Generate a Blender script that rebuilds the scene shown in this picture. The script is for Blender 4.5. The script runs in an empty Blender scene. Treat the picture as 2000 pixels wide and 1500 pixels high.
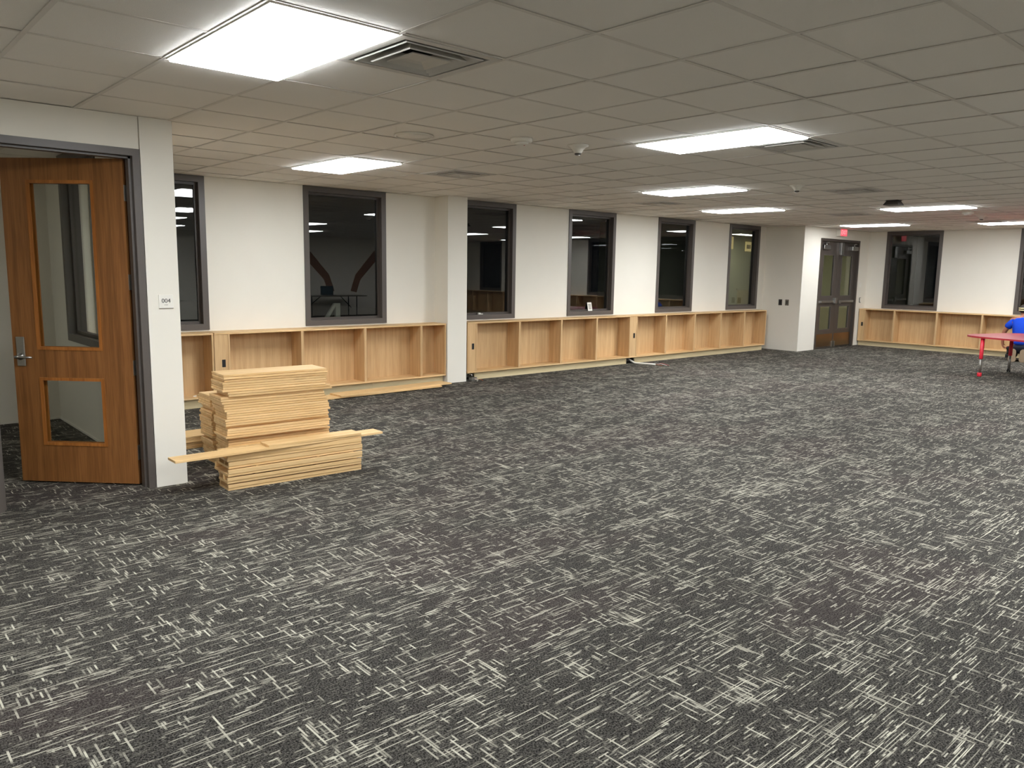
import bpy, bmesh, math, random
from mathutils import Vector, Matrix
random.seed(7)
sc = bpy.context.scene
COL = sc.collection
PI = math.pi

# ------------------------------------------------------------------ camera
F_PX, YAW, PITCH, ROLL = 1531.3, 0.8393, -0.14445, 0.01584
CAM = Vector((0.0, 0.0, 1.680))
cy, sy, cp, sp = math.cos(YAW), math.sin(YAW), math.cos(PITCH), math.sin(PITCH)
fw = Vector((cy * cp, sy * cp, sp))
rt0 = Vector((sy, -cy, 0.0))
up0 = rt0.cross(fw)
rt = rt0 * math.cos(ROLL) + up0 * math.sin(ROLL)
up = -rt0 * math.sin(ROLL) + up0 * math.cos(ROLL)
cam_d = bpy.data.cameras.new('camera')
cam_d.sensor_width = 36.0
cam_d.lens = F_PX / 2000.0 * 36.0
cam_d.clip_start = 0.05
cam_d.clip_end = 200
cam = bpy.data.objects.new('camera', cam_d)
M = Matrix((rt, up, -fw)).transposed().to_4x4()
M.translation = CAM
cam.matrix_world = M
COL.objects.link(cam)
sc.camera = cam

# ------------------------------------------------------------------ world / exposure
LAMP = 37.0            # emission of the ceiling panels
w = bpy.data.worlds.new('night')
sc.world = w
w.use_nodes = True
w.node_tree.nodes['Background'].inputs[0].default_value = (0.010, 0.012, 0.016, 1)
w.node_tree.nodes['Background'].inputs[1].default_value = 0.35
sc.view_settings.view_transform = 'Standard'
sc.view_settings.look = 'None'
sc.view_settings.exposure = 0.0
sc.view_settings.gamma = 1.0
sc.view_settings.use_curve_mapping = False
sc.cycles.max_bounces = 10
sc.cycles.diffuse_bounces = 6
sc.cycles.glossy_bounces = 5
sc.cycles.transparent_max_bounces = 12
sc.cycles.caustics_reflective = False
sc.cycles.caustics_refractive = False

# ------------------------------------------------------------------ materials
def srgb(r, g, b):
    def f(c):
        c /= 255.0
        return c / 12.92 if c <= 0.04045 else ((c + 0.055) / 1.055) ** 2.4
    return (f(r), f(g), f(b), 1)

class NT:
    def __init__(s, name):
        s.m = bpy.data.materials.new(name)
        s.m.use_nodes = True
        s.t = s.m.node_tree
        s.b = s.t.nodes['Principled BSDF']
    def n(s, typ, **kw):
        o = s.t.nodes.new(typ)
        for k, v in kw.items():
            setattr(o, k, v)
        return o
    def l(s, a, b):
        s.t.links.new(a, b)
    def val(s, sock, v):
        if hasattr(v, 'is_output') or isinstance(v, bpy.types.NodeSocket):
            s.l(v, sock)
        else:
            sock.default_value = v
    def math(s, op, a, b=0.0, c=0.0, clamp=False):
        o = s.n('ShaderNodeMath', operation=op, use_clamp=clamp)
        s.val(o.inputs[0], a); s.val(o.inputs[1], b); s.val(o.inputs[2], c)
        return o.outputs[0]
    def coords(s, scale=(1, 1, 1), kind='Object'):
        tc = s.n('ShaderNodeTexCoord')
        mp = s.n('ShaderNodeMapping')
        s.l(tc.outputs[kind], mp.inputs[0])
        mp.inputs['Scale'].default_value = scale
        return mp.outputs[0]
    def noise(s, vec, scale=5, detail=2, rough=0.5, dim='3D'):
        o = s.n('ShaderNodeTexNoise', noise_dimensions=dim)
        if dim == '1D':
            s.val(o.inputs['W'], vec)
        else:
            s.l(vec, o.inputs['Vector'])
        o.inputs['Scale'].default_value = scale
        o.inputs['Detail'].default_value = detail
        o.inputs['Roughness'].default_value = rough
        return o.outputs[0]
    def mix(s, f, a, b, blend='MIX'):
        o = s.n('ShaderNodeMix', data_type='RGBA', blend_type=blend)
        s.val(o.inputs[0], f); s.val(o.inputs[6], a); s.val(o.inputs[7], b)
        return o.outputs[2]
    def smooth(s, v, a, b):
        o = s.n('ShaderNodeMapRange', interpolation_type='SMOOTHSTEP')
        s.val(o.inputs[0], v)
        o.inputs[1].default_value = a
        o.inputs[2].default_value = b
        return o.outputs[0]
    def bump(s, h, strength=0.2, dist=0.01):
        o = s.n('ShaderNodeBump')
        o.inputs['Strength'].default_value = strength
        o.inputs['Distance'].default_value = dist
        s.l(h, o.inputs['Height'])
        s.l(o.outputs[0], s.b.inputs['Normal'])

def mottled(name, col, rough=0.6, scale=30.0, amt=0.06, metal=0.0, bump=0.0, spec=0.5):
    m = NT(name)
    v = m.noise(m.coords(), scale, 3)
    c = m.mix(v, tuple(x * (1 - amt) for x in col[:3]) + (1,), tuple(min(1, x * (1 + amt)) for x in col[:3]) + (1,))
    m.l(c, m.b.inputs['Base Color'])
    m.b.inputs['Roughness'].default_value = rough
    m.b.inputs['Metallic'].default_value = metal
    m.b.inputs['Specular IOR Level'].default_value = spec
    if bump:
        m.bump(v, bump, 0.004)
    return m.m

def oak(name, axis, lo, hi, rough=0.5, vary=0.12):
    """light veneer with streaks along one local axis; tone varies a little from piece to piece"""
    m = NT(name)
    sc_ = [22.0, 22.0, 22.0]
    sc_[axis] = 0.9
    info = m.n('ShaderNodeObjectInfo')
    tc = m.n('ShaderNodeTexCoord')
    add = m.n('ShaderNodeVectorMath', operation='ADD')
    m.l(tc.outputs['Object'], add.inputs[0])
    sh = m.n('ShaderNodeCombineXYZ')
    rnd = m.math('MULTIPLY', info.outputs['Random'], 37.0)
    for i in range(3):
        m.l(rnd, sh.inputs[i])
    m.l(sh.outputs[0], add.inputs[1])
    mp = m.n('ShaderNodeMapping')
    mp.inputs['Scale'].default_value = sc_
    m.l(add.outputs[0], mp.inputs[0])
    a = m.noise(mp.outputs[0], 1.0, 3, 0.6)
    mp2 = m.n('ShaderNodeMapping')
    s2 = [140.0, 140.0, 140.0]
    s2[axis] = 5.0
    mp2.inputs['Scale'].default_value = s2
    m.l(add.outputs[0], mp2.inputs[0])
    b = m.noise(mp2.outputs[0], 1.0, 2, 0.5)
    v = m.math('ADD', m.math('MULTIPLY', a, 0.65), m.math('MULTIPLY', b, 0.35))
    v = m.smooth(v, 0.3, 0.7)
    c = m.mix(v, lo, hi)
    tone = m.math('MULTIPLY_ADD', info.outputs['Random'], vary * 2, 1.0 - vary)
    g = m.n('ShaderNodeCombineColor')
    for i in range(3):
        m.l(tone, g.inputs[i])
    c = m.mix(1.0, c, g.outputs[0], 'MULTIPLY')
    m.l(c, m.b.inputs['Base Color'])
    m.b.inputs['Roughness'].default_value = rough
    m.b.inputs['Specular IOR Level'].default_value = 0.3
    m.bump(b, 0.05, 0.002)
    return m.m

OAK_LO, OAK_HI = srgb(186, 150, 105), srgb(208, 174, 129)
M_OAKV = oak('oak_veneer_upright', 2, OAK_LO, OAK_HI, vary=0.05)
M_OAKH = oak('oak_veneer_lengthwise', 0, srgb(196, 158, 108), srgb(222, 188, 140), vary=0.05)
M_BOARD = oak('oak_shelf_board', 0, srgb(204, 167, 114), srgb(226, 193, 143), vary=0.12)
M_KICK = oak('raw_plywood', 0, srgb(196, 178, 138), srgb(214, 198, 160), vary=0.05)
M_DOORWOOD = oak('red_oak_door', 2, srgb(114, 72, 36), srgb(150, 100, 55), 0.4, 0.02)
M_BEAD = oak('red_oak_bead', 2, srgb(140, 84, 36), srgb(176, 112, 54), 0.35, 0.02)

def wall_mat():
    m = NT('painted_wall')
    v = m.noise(m.coords(), 2.0, 3)
    c = m.mix(v, srgb(222, 217, 205), srgb(229, 224, 212))
    f = m.noise(m.coords(), 140, 2)
    m.l(c, m.b.inputs['Base Color'])
    m.b.inputs['Roughness'].default_value = 0.75
    m.b.inputs['Specular IOR Level'].default_value = 0.25
    m.bump(f, 0.02, 0.002)
    return m.m
M_WALL = wall_mat()
M_TILE = mottled('mineral_fibre_tile', srgb(240, 236, 229), 0.9, 260, 0.07, bump=0.25, spec=0.1)
M_GRID = mottled('white_ceiling_grid', srgb(222, 217, 209), 0.6, 20, 0.02, spec=0.2)
M_WHITE = mottled('white_plastic', srgb(226, 222, 212), 0.45, 40, 0.02)
M_VENT = mottled('white_enamel_louvre', srgb(200, 197, 190), 0.4, 20, 0.03)
M_DUCTG = mottled('grey_filmed_duct', srgb(104, 104, 102), 0.5, 10, 0.1)
M_DUCT = mottled('dark_duct', srgb(52, 51, 49), 0.8, 10, 0.1)
M_BRONZE = mottled('dark_bronze_paint', srgb(84, 77, 72), 0.42, 60, 0.05)
M_BRONZE2 = mottled('dark_bronze_door_paint', srgb(70, 62, 56), 0.4, 60, 0.05)
M_STEEL = mottled('brushed_steel', srgb(178, 176, 172), 0.32, 90, 0.08, metal=1.0)
M_KPLATE = mottled('kick_plate_metal', srgb(150, 126, 100), 0.3, 60, 0.08, metal=1.0)
M_BLACK = mottled('black_plastic', srgb(18, 16, 15), 0.5, 50, 0.1)
M_DARK = mottled('dark_grey_plastic', srgb(62, 58, 54), 0.5, 50, 0.08)
M_TAUPE = mottled('taupe_plate', srgb(112, 104, 92), 0.5, 50, 0.05)
M_RED = mottled('red_laminate', srgb(158, 34, 48), 0.36, 40, 0.05)
M_REDP = mottled('red_plastic', srgb(205, 36, 54), 0.4, 40, 0.05)
M_GREYT = mottled('grey_tube', srgb(140, 136, 130), 0.35, 50, 0.06, metal=0.7)
M_SHIRT = mottled('blue_shirt_cloth', srgb(24, 64, 178), 0.85, 60, 0.15, spec=0.15)
M_JEANS = mottled('dark_trouser_cloth', srgb(38, 40, 50), 0.9, 80, 0.15, spec=0.1)
M_SKIN = mottled('skin', srgb(150, 96, 72), 0.55, 40, 0.06)
M_HAIR = mottled('dark_hair', srgb(34, 26, 22), 0.6, 120, 0.3)
M_SOLE = mottled('tan_shoe_sole', srgb(142, 122, 98), 0.7, 60, 0.12)
M_SHOE = mottled('brown_shoe', srgb(84, 66, 50), 0.6, 60, 0.1)
M_CREAM = mottled('cream_strap', srgb(224, 206, 160), 0.6, 40, 0.05)
M_VEST = mottled('greenish_beige_paint', srgb(206, 204, 176), 0.8, 6, 0.03, spec=0.1)
M_BROWN = mottled('brown_paint', srgb(134, 96, 72), 0.7, 30, 0.05)
M_TEAL = mottled('dark_teal_cloth', srgb(42, 60, 66), 0.7, 30, 0.08)
M_INK = mottled('dark_grey_ink', srgb(60, 58, 56), 0.6, 30, 0.02)
M_COPPER = mottled('copper_wire', srgb(190, 110, 70), 0.4, 50, 0.1, metal=0.8)
M_ASPH = mottled('dark_night_ground', srgb(36, 36, 36), 0.9, 4, 0.3)

def emit(name, col, strength):
    m = NT(name)
    v = m.noise(m.coords(), 3.0, 1)
    c = m.mix(v, tuple(x * 0.985 for x in col[:3]) + (1,), col)
    m.l(c, m.b.inputs['Emission Color'])
    m.b.inputs['Base Color'].default_value = col
    m.b.inputs['Emission Strength'].default_value = strength
    m.b.inputs['Roughness'].default_value = 0.6
    return m.m
M_LAMP = emit('light_panel_diffuser', (0.935, 0.97, 1.0, 1), LAMP)
M_LAMPB = emit('light_panel_diffuser_high', (0.935, 0.97, 1.0, 1), LAMP * 1.3)
M_LAMPD = emit('light_panel_diffuser_low', (0.935, 0.97, 1.0, 1), LAMP * 0.62)
M_LAMPV = emit('stair_lamp', (1.0, 0.98, 0.84, 1), 26.0)
M_LAMPO = emit('office_fill_panel', (0.96, 0.98, 0.97, 1), 8.5)  # glow of the added lamp that fills the office
M_EXIT = emit('exit_sign_face', (1.0, 0.09, 0.13, 1), 1.0)
M_EXITL = emit('exit_sign_letters', (1.0, 0.42, 0.42, 1), 1.0)
M_YSIGN = emit('yellow_lit_sign', (1.0, 0.78, 0.36, 1), 0.8)

def glass(name, ior, tint=(0.93, 0.94, 0.92, 1)):
    m = bpy.data.materials.new(name)
    m.use_nodes = True
    t = m.node_tree
    for n in list(t.nodes):
        t.nodes.remove(n)
    o = t.nodes.new('ShaderNodeOutputMaterial')
    mx = t.nodes.new('ShaderNodeMixShader')
    tr = t.nodes.new('ShaderNodeBsdfTransparent')
    tr.inputs[0].default_value = tint
    gl = t.nodes.new('ShaderNodeBsdfGlossy')
    gl.inputs['Roughness'].default_value = 0.0
    fr = t.nodes.new('ShaderNodeFresnel')
    ge = t.nodes.new('ShaderNodeNewGeometry')
    mr = t.nodes.new('ShaderNodeMapRange')
    t.links.new(ge.outputs['Backfacing'], mr.inputs[0])
    mr.inputs[3].default_value = ior
    mr.inputs[4].default_value = 1.0 / ior
    t.links.new(mr.outputs[0], fr.inputs[0])
    t.links.new(fr.outputs[0], mx.inputs[0])
    t.links.new(tr.outputs[0], mx.inputs[1])
    t.links.new(gl.outputs[0], mx.inputs[2])
    t.links.new(mx.outputs[0], o.inputs[0])
    return m
M_GLASS = glass('double_window_glass', 1.75, (0.58, 0.60, 0.58, 1))
M_DGLASS = glass('door_glass', 1.35, (0.91, 0.925, 0.91, 1))

def carpet():
    m = NT('woven_streak_carpet')
    tc = m.n('ShaderNodeTexCoord')
    sx = m.n('ShaderNodeSeparateXYZ')
    m.l(tc.outputs['Object'], sx.inputs[0])
    x, y = sx.outputs[0], sx.outputs[1]
    def white(v, off):
        o = m.n('ShaderNodeTexWhiteNoise', noise_dimensions='1D')
        m.l(m.math('ADD', v, off), o.inputs['W'])
        return o.outputs['Value']
    def streaks(along, across, width, freq, off, lo, hi, mask, mamt, keep, fill):
        q = m.math('DIVIDE', across, width)
        row = m.math('FLOOR', q)
        fr = m.math('ABSOLUTE', m.math('SUBTRACT', m.math('FRACT', q), 0.5))
        h = white(row, off)
        h2 = white(row, off + 91.3)
        wv = m.math('ADD', m.math('MULTIPLY', along, freq), m.math('MULTIPLY', h, 917.0))
        n = m.noise(wv, 1.0, 2.0, 0.55, '1D')
        n = m.math('ADD', n, m.math('MULTIPLY', m.math('SUBTRACT', mask, 0.5), mamt))
        s_ = m.smooth(n, lo, hi)
        s_ = m.math('MULTIPLY', s_, m.math('GREATER_THAN', h2, keep))
        s_ = m.math('MULTIPLY', s_, m.math('LESS_THAN', fr, fill))
        return m.math('MULTIPLY', s_, m.math('MULTIPLY_ADD', white(row, off + 41.7), 0.68, 0.32))
    mask1 = m.noise(m.coords((0.8, 2.6, 1)), 1.5, 3, 0.6)
    mask2 = m.noise(m.coords((3.4, 1.6, 1)), 1.7, 3, 0.6)
    mask3 = m.noise(m.coords((5.0, 9.0, 1)), 1.3, 2, 0.5)
    long1 = streaks(x, y, 0.0060, 3.4, 3.1, 0.575, 0.69, mask1, 0.60, 0.24, 0.32)
    long2 = streaks(x, y, 0.0090, 9.0, 53.7, 0.60, 0.69, mask3, 0.60, 0.28, 0.30)
    dull = streaks(x, y, 0.0046, 6.5, 77.7, 0.53, 0.64, mask2, 0.45, 0.15, 0.42)
    cross = streaks(y, x, 0.0100, 6.0, 17.9, 0.605, 0.72, mask2, 0.90, 0.28, 0.38)
    fine = m.noise(m.coords(), 125, 3, 0.65)
    fleck = m.smooth(m.noise(m.coords((1, 1.5, 1)), 190, 1, 0.5), 0.57, 0.68)
    tint = m.noise(m.coords((0.5, 0.9, 1)), 1.0, 2)
    base = m.mix(m.smooth(fine, 0.40, 0.62), srgb(14, 13, 12), srgb(72, 69, 65))
    base = m.mix(m.math('MULTIPLY', m.smooth(tint, 0.5, 0.62), 0.22), base, srgb(64, 50, 50))
    base = m.mix(m.math('MULTIPLY', fleck, 0.4), base, srgb(128, 123, 113))
    st = m.math('MAXIMUM', m.math('MAXIMUM', long1, m.math('MULTIPLY', long2, 0.85)), m.math('MAXIMUM', m.math('MULTIPLY', cross, 0.8), m.math('MULTIPLY', dull, 0.13)))
    st = m.math('MULTIPLY', st, m.smooth(fine, 0.18, 0.46))
    c = m.mix(st, base, srgb(196, 191, 174))
    m.l(c, m.b.inputs['Base Color'])
    m.b.inputs['Roughness'].default_value = 0.95
    m.b.inputs['Specular IOR Level'].default_value = 0.08
    m.bump(m.math('ADD', fine, m.math('MULTIPLY', st, 0.5)), 0.5, 0.004)
    return m.m
M_CARPET = carpet()

# ------------------------------------------------------------------ mesh helpers
class MB:
    def __init__(s):
        s.v, s.f = [], []
    def box(s, x0, x1, y0, y1, z0, z1):
        k = len(s.v)
        s.v += [(x0, y0, z0), (x1, y0, z0), (x1, y1, z0), (x0, y1, z0), (x0, y0, z1), (x1, y0, z1), (x1, y1, z1), (x0, y1, z1)]
        s.f += [tuple(k + i for i in q) for q in ((3, 2, 1, 0), (4, 5, 6, 7), (0, 1, 5, 4), (1, 2, 6, 5), (2, 3, 7, 6), (3, 0, 4, 7))]
        return s
    def quad_ring(s, prof, cx=0, cy_=0):
        """square ring swept from a closed (half size, z) profile"""
        k = len(s.v)
        n = len(prof)
        for r, z in prof:
            s.v += [(cx - r, cy_ - r, z), (cx + r, cy_ - r, z), (cx + r, cy_ + r, z), (cx - r, cy_ + r, z)]
        for i in range(n):
            j = (i + 1) % n
            for c in range(4):
                d = (c + 1) % 4
                s.f.append((k + i * 4 + c, k + i * 4 + d, k + j * 4 + d, k + j * 4 + c))
        return s
    def lathe(s, prof, seg=24, o=(0, 0, 0), axis='z'):
        k = len(s.v)
        n = len(prof)
        for r, z in prof:
            for i in range(seg):
                a = 2 * PI * i / seg
                p = (r * math.cos(a), r * math.sin(a), z)
                if axis == 'x':
                    p = (p[2], p[0], p[1])
                elif axis == 'y':
                    p = (p[1], p[2], p[0])
                s.v.append((o[0] + p[0], o[1] + p[1], o[2] + p[2]))
        for j in range(n - 1):
            for i in range(seg):
                d = (i + 1) % seg
                s.f.append((k + j * seg + i, k + j * seg + d, k + (j + 1) * seg + d, k + (j + 1) * seg + i))
        s.f.append(tuple(k + i for i in reversed(range(seg))))
        s.f.append(tuple(k + (n - 1) * seg + i for i in range(seg)))
        return s
    def tube(s, pts, r, seg=10):
        pts = [Vector(p) for p in pts]
        rr = r if isinstance(r, (list, tuple)) else [r] * len(pts)
        k = len(s.v)
        prev = None
        for i, p in enumerate(pts):
            t = (pts[min(i + 1, len(pts) - 1)] - pts[max(i - 1, 0)]).normalized()
            ref = prev if prev is not None else (Vector((0, 0, 1)) if abs(t.z) < 0.9 else Vector((1, 0, 0)))
            a = (ref - t * ref.dot(t)).normalized()
            prev = a
            b = t.cross(a)
            for q in range(seg):
                an = 2 * PI * q / seg
                s.v.append(tuple(p + (a * math.cos(an) + b * math.sin(an)) * rr[i]))
        for i in range(len(pts) - 1):
            for q in range(seg):
                d = (q + 1) % seg
                s.f.append((k + i * seg + q, k + i * seg + d, k + (i + 1) * seg + d, k + (i + 1) * seg + q))
        s.f.append(tuple(k + q for q in reversed(range(seg))))
        s.f.append(tuple(k + (len(pts) - 1) * seg + q for q in range(seg)))
        return s
    def prism(s, outline, z0, z1):
        k = len(s.v)
        n = len(outline)
        s.v += [(p[0], p[1], z0) for p in outline] + [(p[0], p[1], z1) for p in outline]
        s.f.append(tuple(k + i for i in reversed(range(n))))
        s.f.append(tuple(k + n + i for i in range(n)))
        for i in range(n):
            j = (i + 1) % n
            s.f.append((k + i, k + j, k + n + j, k + n + i))
        return s
    def mesh(s, name, mat, smooth=False, bevel=0.0):
        me = bpy.data.meshes.new(name)
        me.from_pydata(s.v, [], s.f)
        bm = bmesh.new()
        bm.from_mesh(me)
        bmesh.ops.recalc_face_normals(bm, faces=bm.faces)
        if bevel:
            bmesh.ops.bevel(bm, geom=list(bm.edges), offset=bevel, segments=1, affect='EDGES', clamp_overlap=True)
        if smooth:
            for f in bm.faces:
                f.smooth = len(f.verts) == 4
        bm.to_mesh(me)
        bm.free()
        me.materials.append(mat)
        return me
    def build(s, name, mat, parent=None, loc=(0, 0, 0), rz=0.0, smooth=False, bevel=0.0):
        return link(name, s.mesh(name, mat, smooth, bevel), parent, loc, rz)

def link(name, data, parent=None, loc=(0, 0, 0), rz=0.0):
    o = bpy.data.objects.new(name, data)
    o.location = loc
    o.rotation_euler = (0, 0, rz)
    if parent is not None:
        o.parent = parent
    COL.objects.link(o)
    return o

def box(*a):
    return MB().box(*a)

def tag(o, label=None, cat=None, group=None, kind=None):
    if label: o['label'] = label
    if cat: o['category'] = cat
    if group: o['group'] = group
    if kind: o['kind'] = kind
    return o

def thing(name, label, cat, loc=(0, 0, 0), rz=0.0, group=None):
    return tag(link(name, None, None, loc, rz), label, cat, group)

def struct(name, mb, mat, label, loc=(0, 0, 0), rz=0.0):
    o = mb.build(name, mat, None, loc, rz) if mb is not None else link(name, None, None, loc, rz)
    return tag(o, label, None, None, 'structure')

def copy_tree(o, parent=None):
    c = o.copy()
    COL.objects.link(c)
    if parent is not None:
        c.parent = parent
    for ch in list(o.children):
        copy_tree(ch, c)
    return c

ORD = ['zeroth', 'first', 'second', 'third', 'fourth', 'fifth', 'sixth', 'seventh', 'eighth', 'ninth', 'tenth', 'eleventh', 'twelfth',
       'thirteenth', 'fourteenth', 'fifteenth', 'sixteenth', 'seventeenth', 'eighteenth', 'nineteenth']
def ordinal(n):
    if n < 20:
        return ORD[n]
    t = ['twenty', 'thirty', 'forty', 'fifty'][n // 10 - 2]
    return t[:-1] + 'ieth' if n % 10 == 0 else t + '-' + ORD[n % 10]

# ------------------------------------------------------------------ setting
HC = 2.7195            # ceiling height
XE, YW, YD, YR, XL = 19.30, 9.535, 6.111, -5.6, -4.0
YB = 8.62              # face of the wall with the double door
SILL = 0.905
GX, GY, TX, TY = 2.08, 4.3163, 0.62, 0.6096   # ceiling grid origin and tile pitch

struct('floor', box(XL, 22.2, YR, 12.6, -0.05, 0.0), M_CARPET, 'charcoal carpet with pale woven streaks over the whole room')

WIN = [(2.36, 3.61), (4.88, 6.13), (7.35, 8.585), (9.805, 11.02), (12.255, 13.44), (14.68, 15.885)]
mb = MB()
mb.box(XL, 16.888, YW, YW + 0.2, 0, SILL)
xs = [XL] + [q for a in WIN for q in a] + [16.888]
for i in range(0, len(xs), 2):
    mb.box(xs[i], xs[i + 1], YW, YW + 0.2, SILL, HC)
struct('wall_left', mb, M_WALL, 'off-white wall with a row of tall dark windows')
FW = [(8.205, 6.955), (5.415, 4.165), (2.625, 1.375), (-0.165, -1.415), (-2.955, -4.205)]
mb = MB()
mb.box(XE, XE + 0.2, YR, YB, 0, SILL)
ys = [YB] + [q for a in FW for q in a] + [YR]
for i in range(0, len(ys), 2):
    mb.box(XE, XE + 0.2, ys[i + 1], ys[i], SILL, HC)
struct('wall_far', mb, M_WALL, 'off-white end wall with dark windows above low bookcases')
struct('wall_rear', box(XL, XE + 0.2, YR - 0.2, YR, 0, HC), M_WALL, 'off-white wall behind the photographer')
struct('wall_right', box(XL - 0.2, XL, YR, YW, 0, HC), M_WALL, 'off-white wall beyond the office, outside the picture')

# office wall: header, left part, proud pillar
DL, DR = 0.83, 1.86      # outer edges of the door frame
struct('wall_office', MB().box(XL, DL, YD, YD + 0.164, 0, HC).box(DL, DR, YD, YD + 0.164, 2.492, HC), M_WALL,
       'off-white wall above the open wooden office door')
struct('wall_office_pillar', box(DR + 0.004, 2.092, YD - 0.012, YD + 0.164, 0, HC), M_WALL, 'white wall end beside the wooden office door')
mb = MB().box(1.955, 2.092, YD + 0.164, 7.62, 0, HC).box(1.955, 2.092, 7.62, 8.92, 0, SILL).box(1.955, 2.092, 8.92, YW, 0, HC)
struct('wall_partition', mb, M_WALL, 'office side wall with an inner window')
struct('wall_office_left', box(-2.2, -2.05, YD + 0.164, YW, 0, HC), M_WALL, 'left wall inside the dark office')
struct('wall_column', box(6.975, 7.33, 9.205, YW, 0, HC), M_WALL, 'white square column between the first and second bookcases')
struct('wall_bump', box(16.15, 16.888, YB, YW, 0, HC), M_WALL, 'white projecting wall block left of the double door')
struct('wall_double_door', MB().box(16.888, 18.80, YB, YB + 0.15, 2.492, HC).box(18.80, XE + 0.2, YB, YB + 0.15, 0, HC), M_WALL,
       'white wall around the dark double door')

# stairwell behind the double door
mb = MB().box(14.2, 22.2, 12.4, 12.6, 0, HC).box(22.0, 22.2, 9.7, 12.4, 0, HC).box(14.0, 14.2, YW + 0.2, 12.6, 0, HC)
mb.box(22.0, 22.2, YB, 9.7, 0, HC).box(XE + 0.2, 22.2, YB, YB + 0.15, 0, HC).box(14.0, 22.2, YW + 0.2, 12.6, HC, HC + 0.1).box(16.888, 22.2, YB + 0.15, YW + 0.2, HC, HC + 0.1)
struct('wall_stairwell', mb, M_VEST, 'pale greenish walls of the stairwell beyond the double door')

# window-well backing outside the windows (night ground)
struct('trim_outside_ground', box(-4, 14.0, YW + 0.2, 30, -0.1, 0.35), M_ASPH, 'dark ground outside the left windows')

# baseboard-like pale edge inside the office
struct('baseboard_office', MB().box(-2.05, 1.955, YW - 0.012, YW, 0, 0.02).box(1.943, 1.955, YD + 0.2, YW - 0.012, 0, 0.02), M_WHITE,
       'thin pale floor edge strip inside the office')

# ---- ceiling
def cell(ix, iy):
    return GX + ix * TX, GY + iy * TY
LIGHTS = [  # grid column, grid row, label
    (-1, -2, 'largest ceiling light panel, nearest, above the open wooden door'),
    (3, 4, 'glowing ceiling light panel in front of the wide window with tabletop reflections'),
    (5, -2, 'second largest ceiling light panel, right of picture centre beside a louvred vent'),
    (10, 2, 'ceiling light panel right behind the second largest one, before the narrow windows'),
    (15, 4, 'slim ceiling light panel before the last two narrow windows'),
    (17, 0, 'ceiling light panel beside the dark wedge mount on the ceiling'),
    (23, 4, 'thin far ceiling light panel just before the red exit sign'),
    (24, 0, 'ceiling light panel cut by the right edge of the photo'),
]
LIGHTS_OUT = [(0, -9), (6, -7), (11, -6), (15, -5), (20, -7), (25, -5), (2, -14), (8, -13), (14, -12), (20, -11), (26, -10), (-7, -4), (-7, -11)]  # unseen panels continuing the layout, added to fill and even the room light
VENTS = [
    (0, -2, 'large white louvred vent beside the nearest light panel'),
    (5, 4, 'small louvred vent on the ceiling above the white column'),
    (6, -2, 'louvred vent touching the second largest light panel'),
    (12, 5, 'flat louvred vent near the ceiling edge above the fourth window'),
    (12, 0, 'louvred vent behind the sprinkler, right of the middle light panels'),
    (18, 3, 'small far louvred vent left of the thin far light panel'),
    (23, 1, 'small vent at the left end of the light cut by the frame'),
]
taken = set()
for ix, iy in [(a, b) for a, b, _ in LIGHTS] + LIGHTS_OUT:
    taken |= {(ix, iy), (ix, iy + 1)}
for a, b, _ in VENTS:
    taken.add((a, b))

ceil = struct('ceiling', MB().box(XL, 22.2, YR, YW + 0.2, HC + 0.16, HC + 0.22), M_DUCT, 'suspended ceiling of square off-white tiles')
tile_me = box(-TX / 2 + 0.004, TX / 2 - 0.004, -TY / 2 + 0.004, TY / 2 - 0.004, 0, 0.012).mesh('ceiling_tile', M_TILE)
ix0, ix1 = math.floor((XL - GX) / TX), math.ceil((XE - GX) / TX)
iy0, iy1 = math.floor((YR - GY) / TY), math.ceil((YW - GY) / TY)
cells = []
for ix in range(ix0, ix1):
    for iy in range(iy0, iy1):
        if (ix, iy) in taken:
            continue
        x, y = cell(ix, iy)
        c = Vector((x + TX / 2, y + TY / 2, HC)) - CAM
        d = c.dot(fw)
        vis = d > 0.3 and abs(c.dot(rt)) < d * 0.72 and abs(c.dot(up)) < d * 0.60 and not (y > YD and x < 2.0)
        cells.append((0 if vis else 1, c.length, x, y))
cells.sort()
bulk = MB()
for k, (nv, _, x, y) in enumerate(cells):
    jz = random.uniform(0.002, 0.006)
    if k < 300:
        link('ceiling_tile', tile_me, ceil, (x + TX / 2, y + TY / 2, HC + jz))
    else:
        bulk.box(x + 0.004, x + TX - 0.004, y + 0.004, y + TY - 0.004, HC + jz, HC + jz + 0.012)
tag(bulk.build('ceiling_tile_field', M_TILE, ceil), kind='stuff')
W_ = 0.012
bar_y = MB().box(-W_, W_, YR, YW, 0, 0.0015).box(-0.002, 0.002, YR, YW, 0.0015, 0.03).mesh('grid_bar', M_GRID)
bar_x = MB().box(XL, XE, -W_, W_, 0, 0.0015).box(XL, XE, -0.002, 0.002, 0.0015, 0.03).mesh('grid_cross_bar', M_GRID)
for ix in range(ix0 + 1, ix1):
    link('grid_bar', bar_y, ceil, (GX + ix * TX, 0, HC - 0.001))
for iy in range(iy0 + 1, iy1):
    link('grid_cross_bar', bar_x, ceil, (0, GY + iy * TY, HC))

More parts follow.
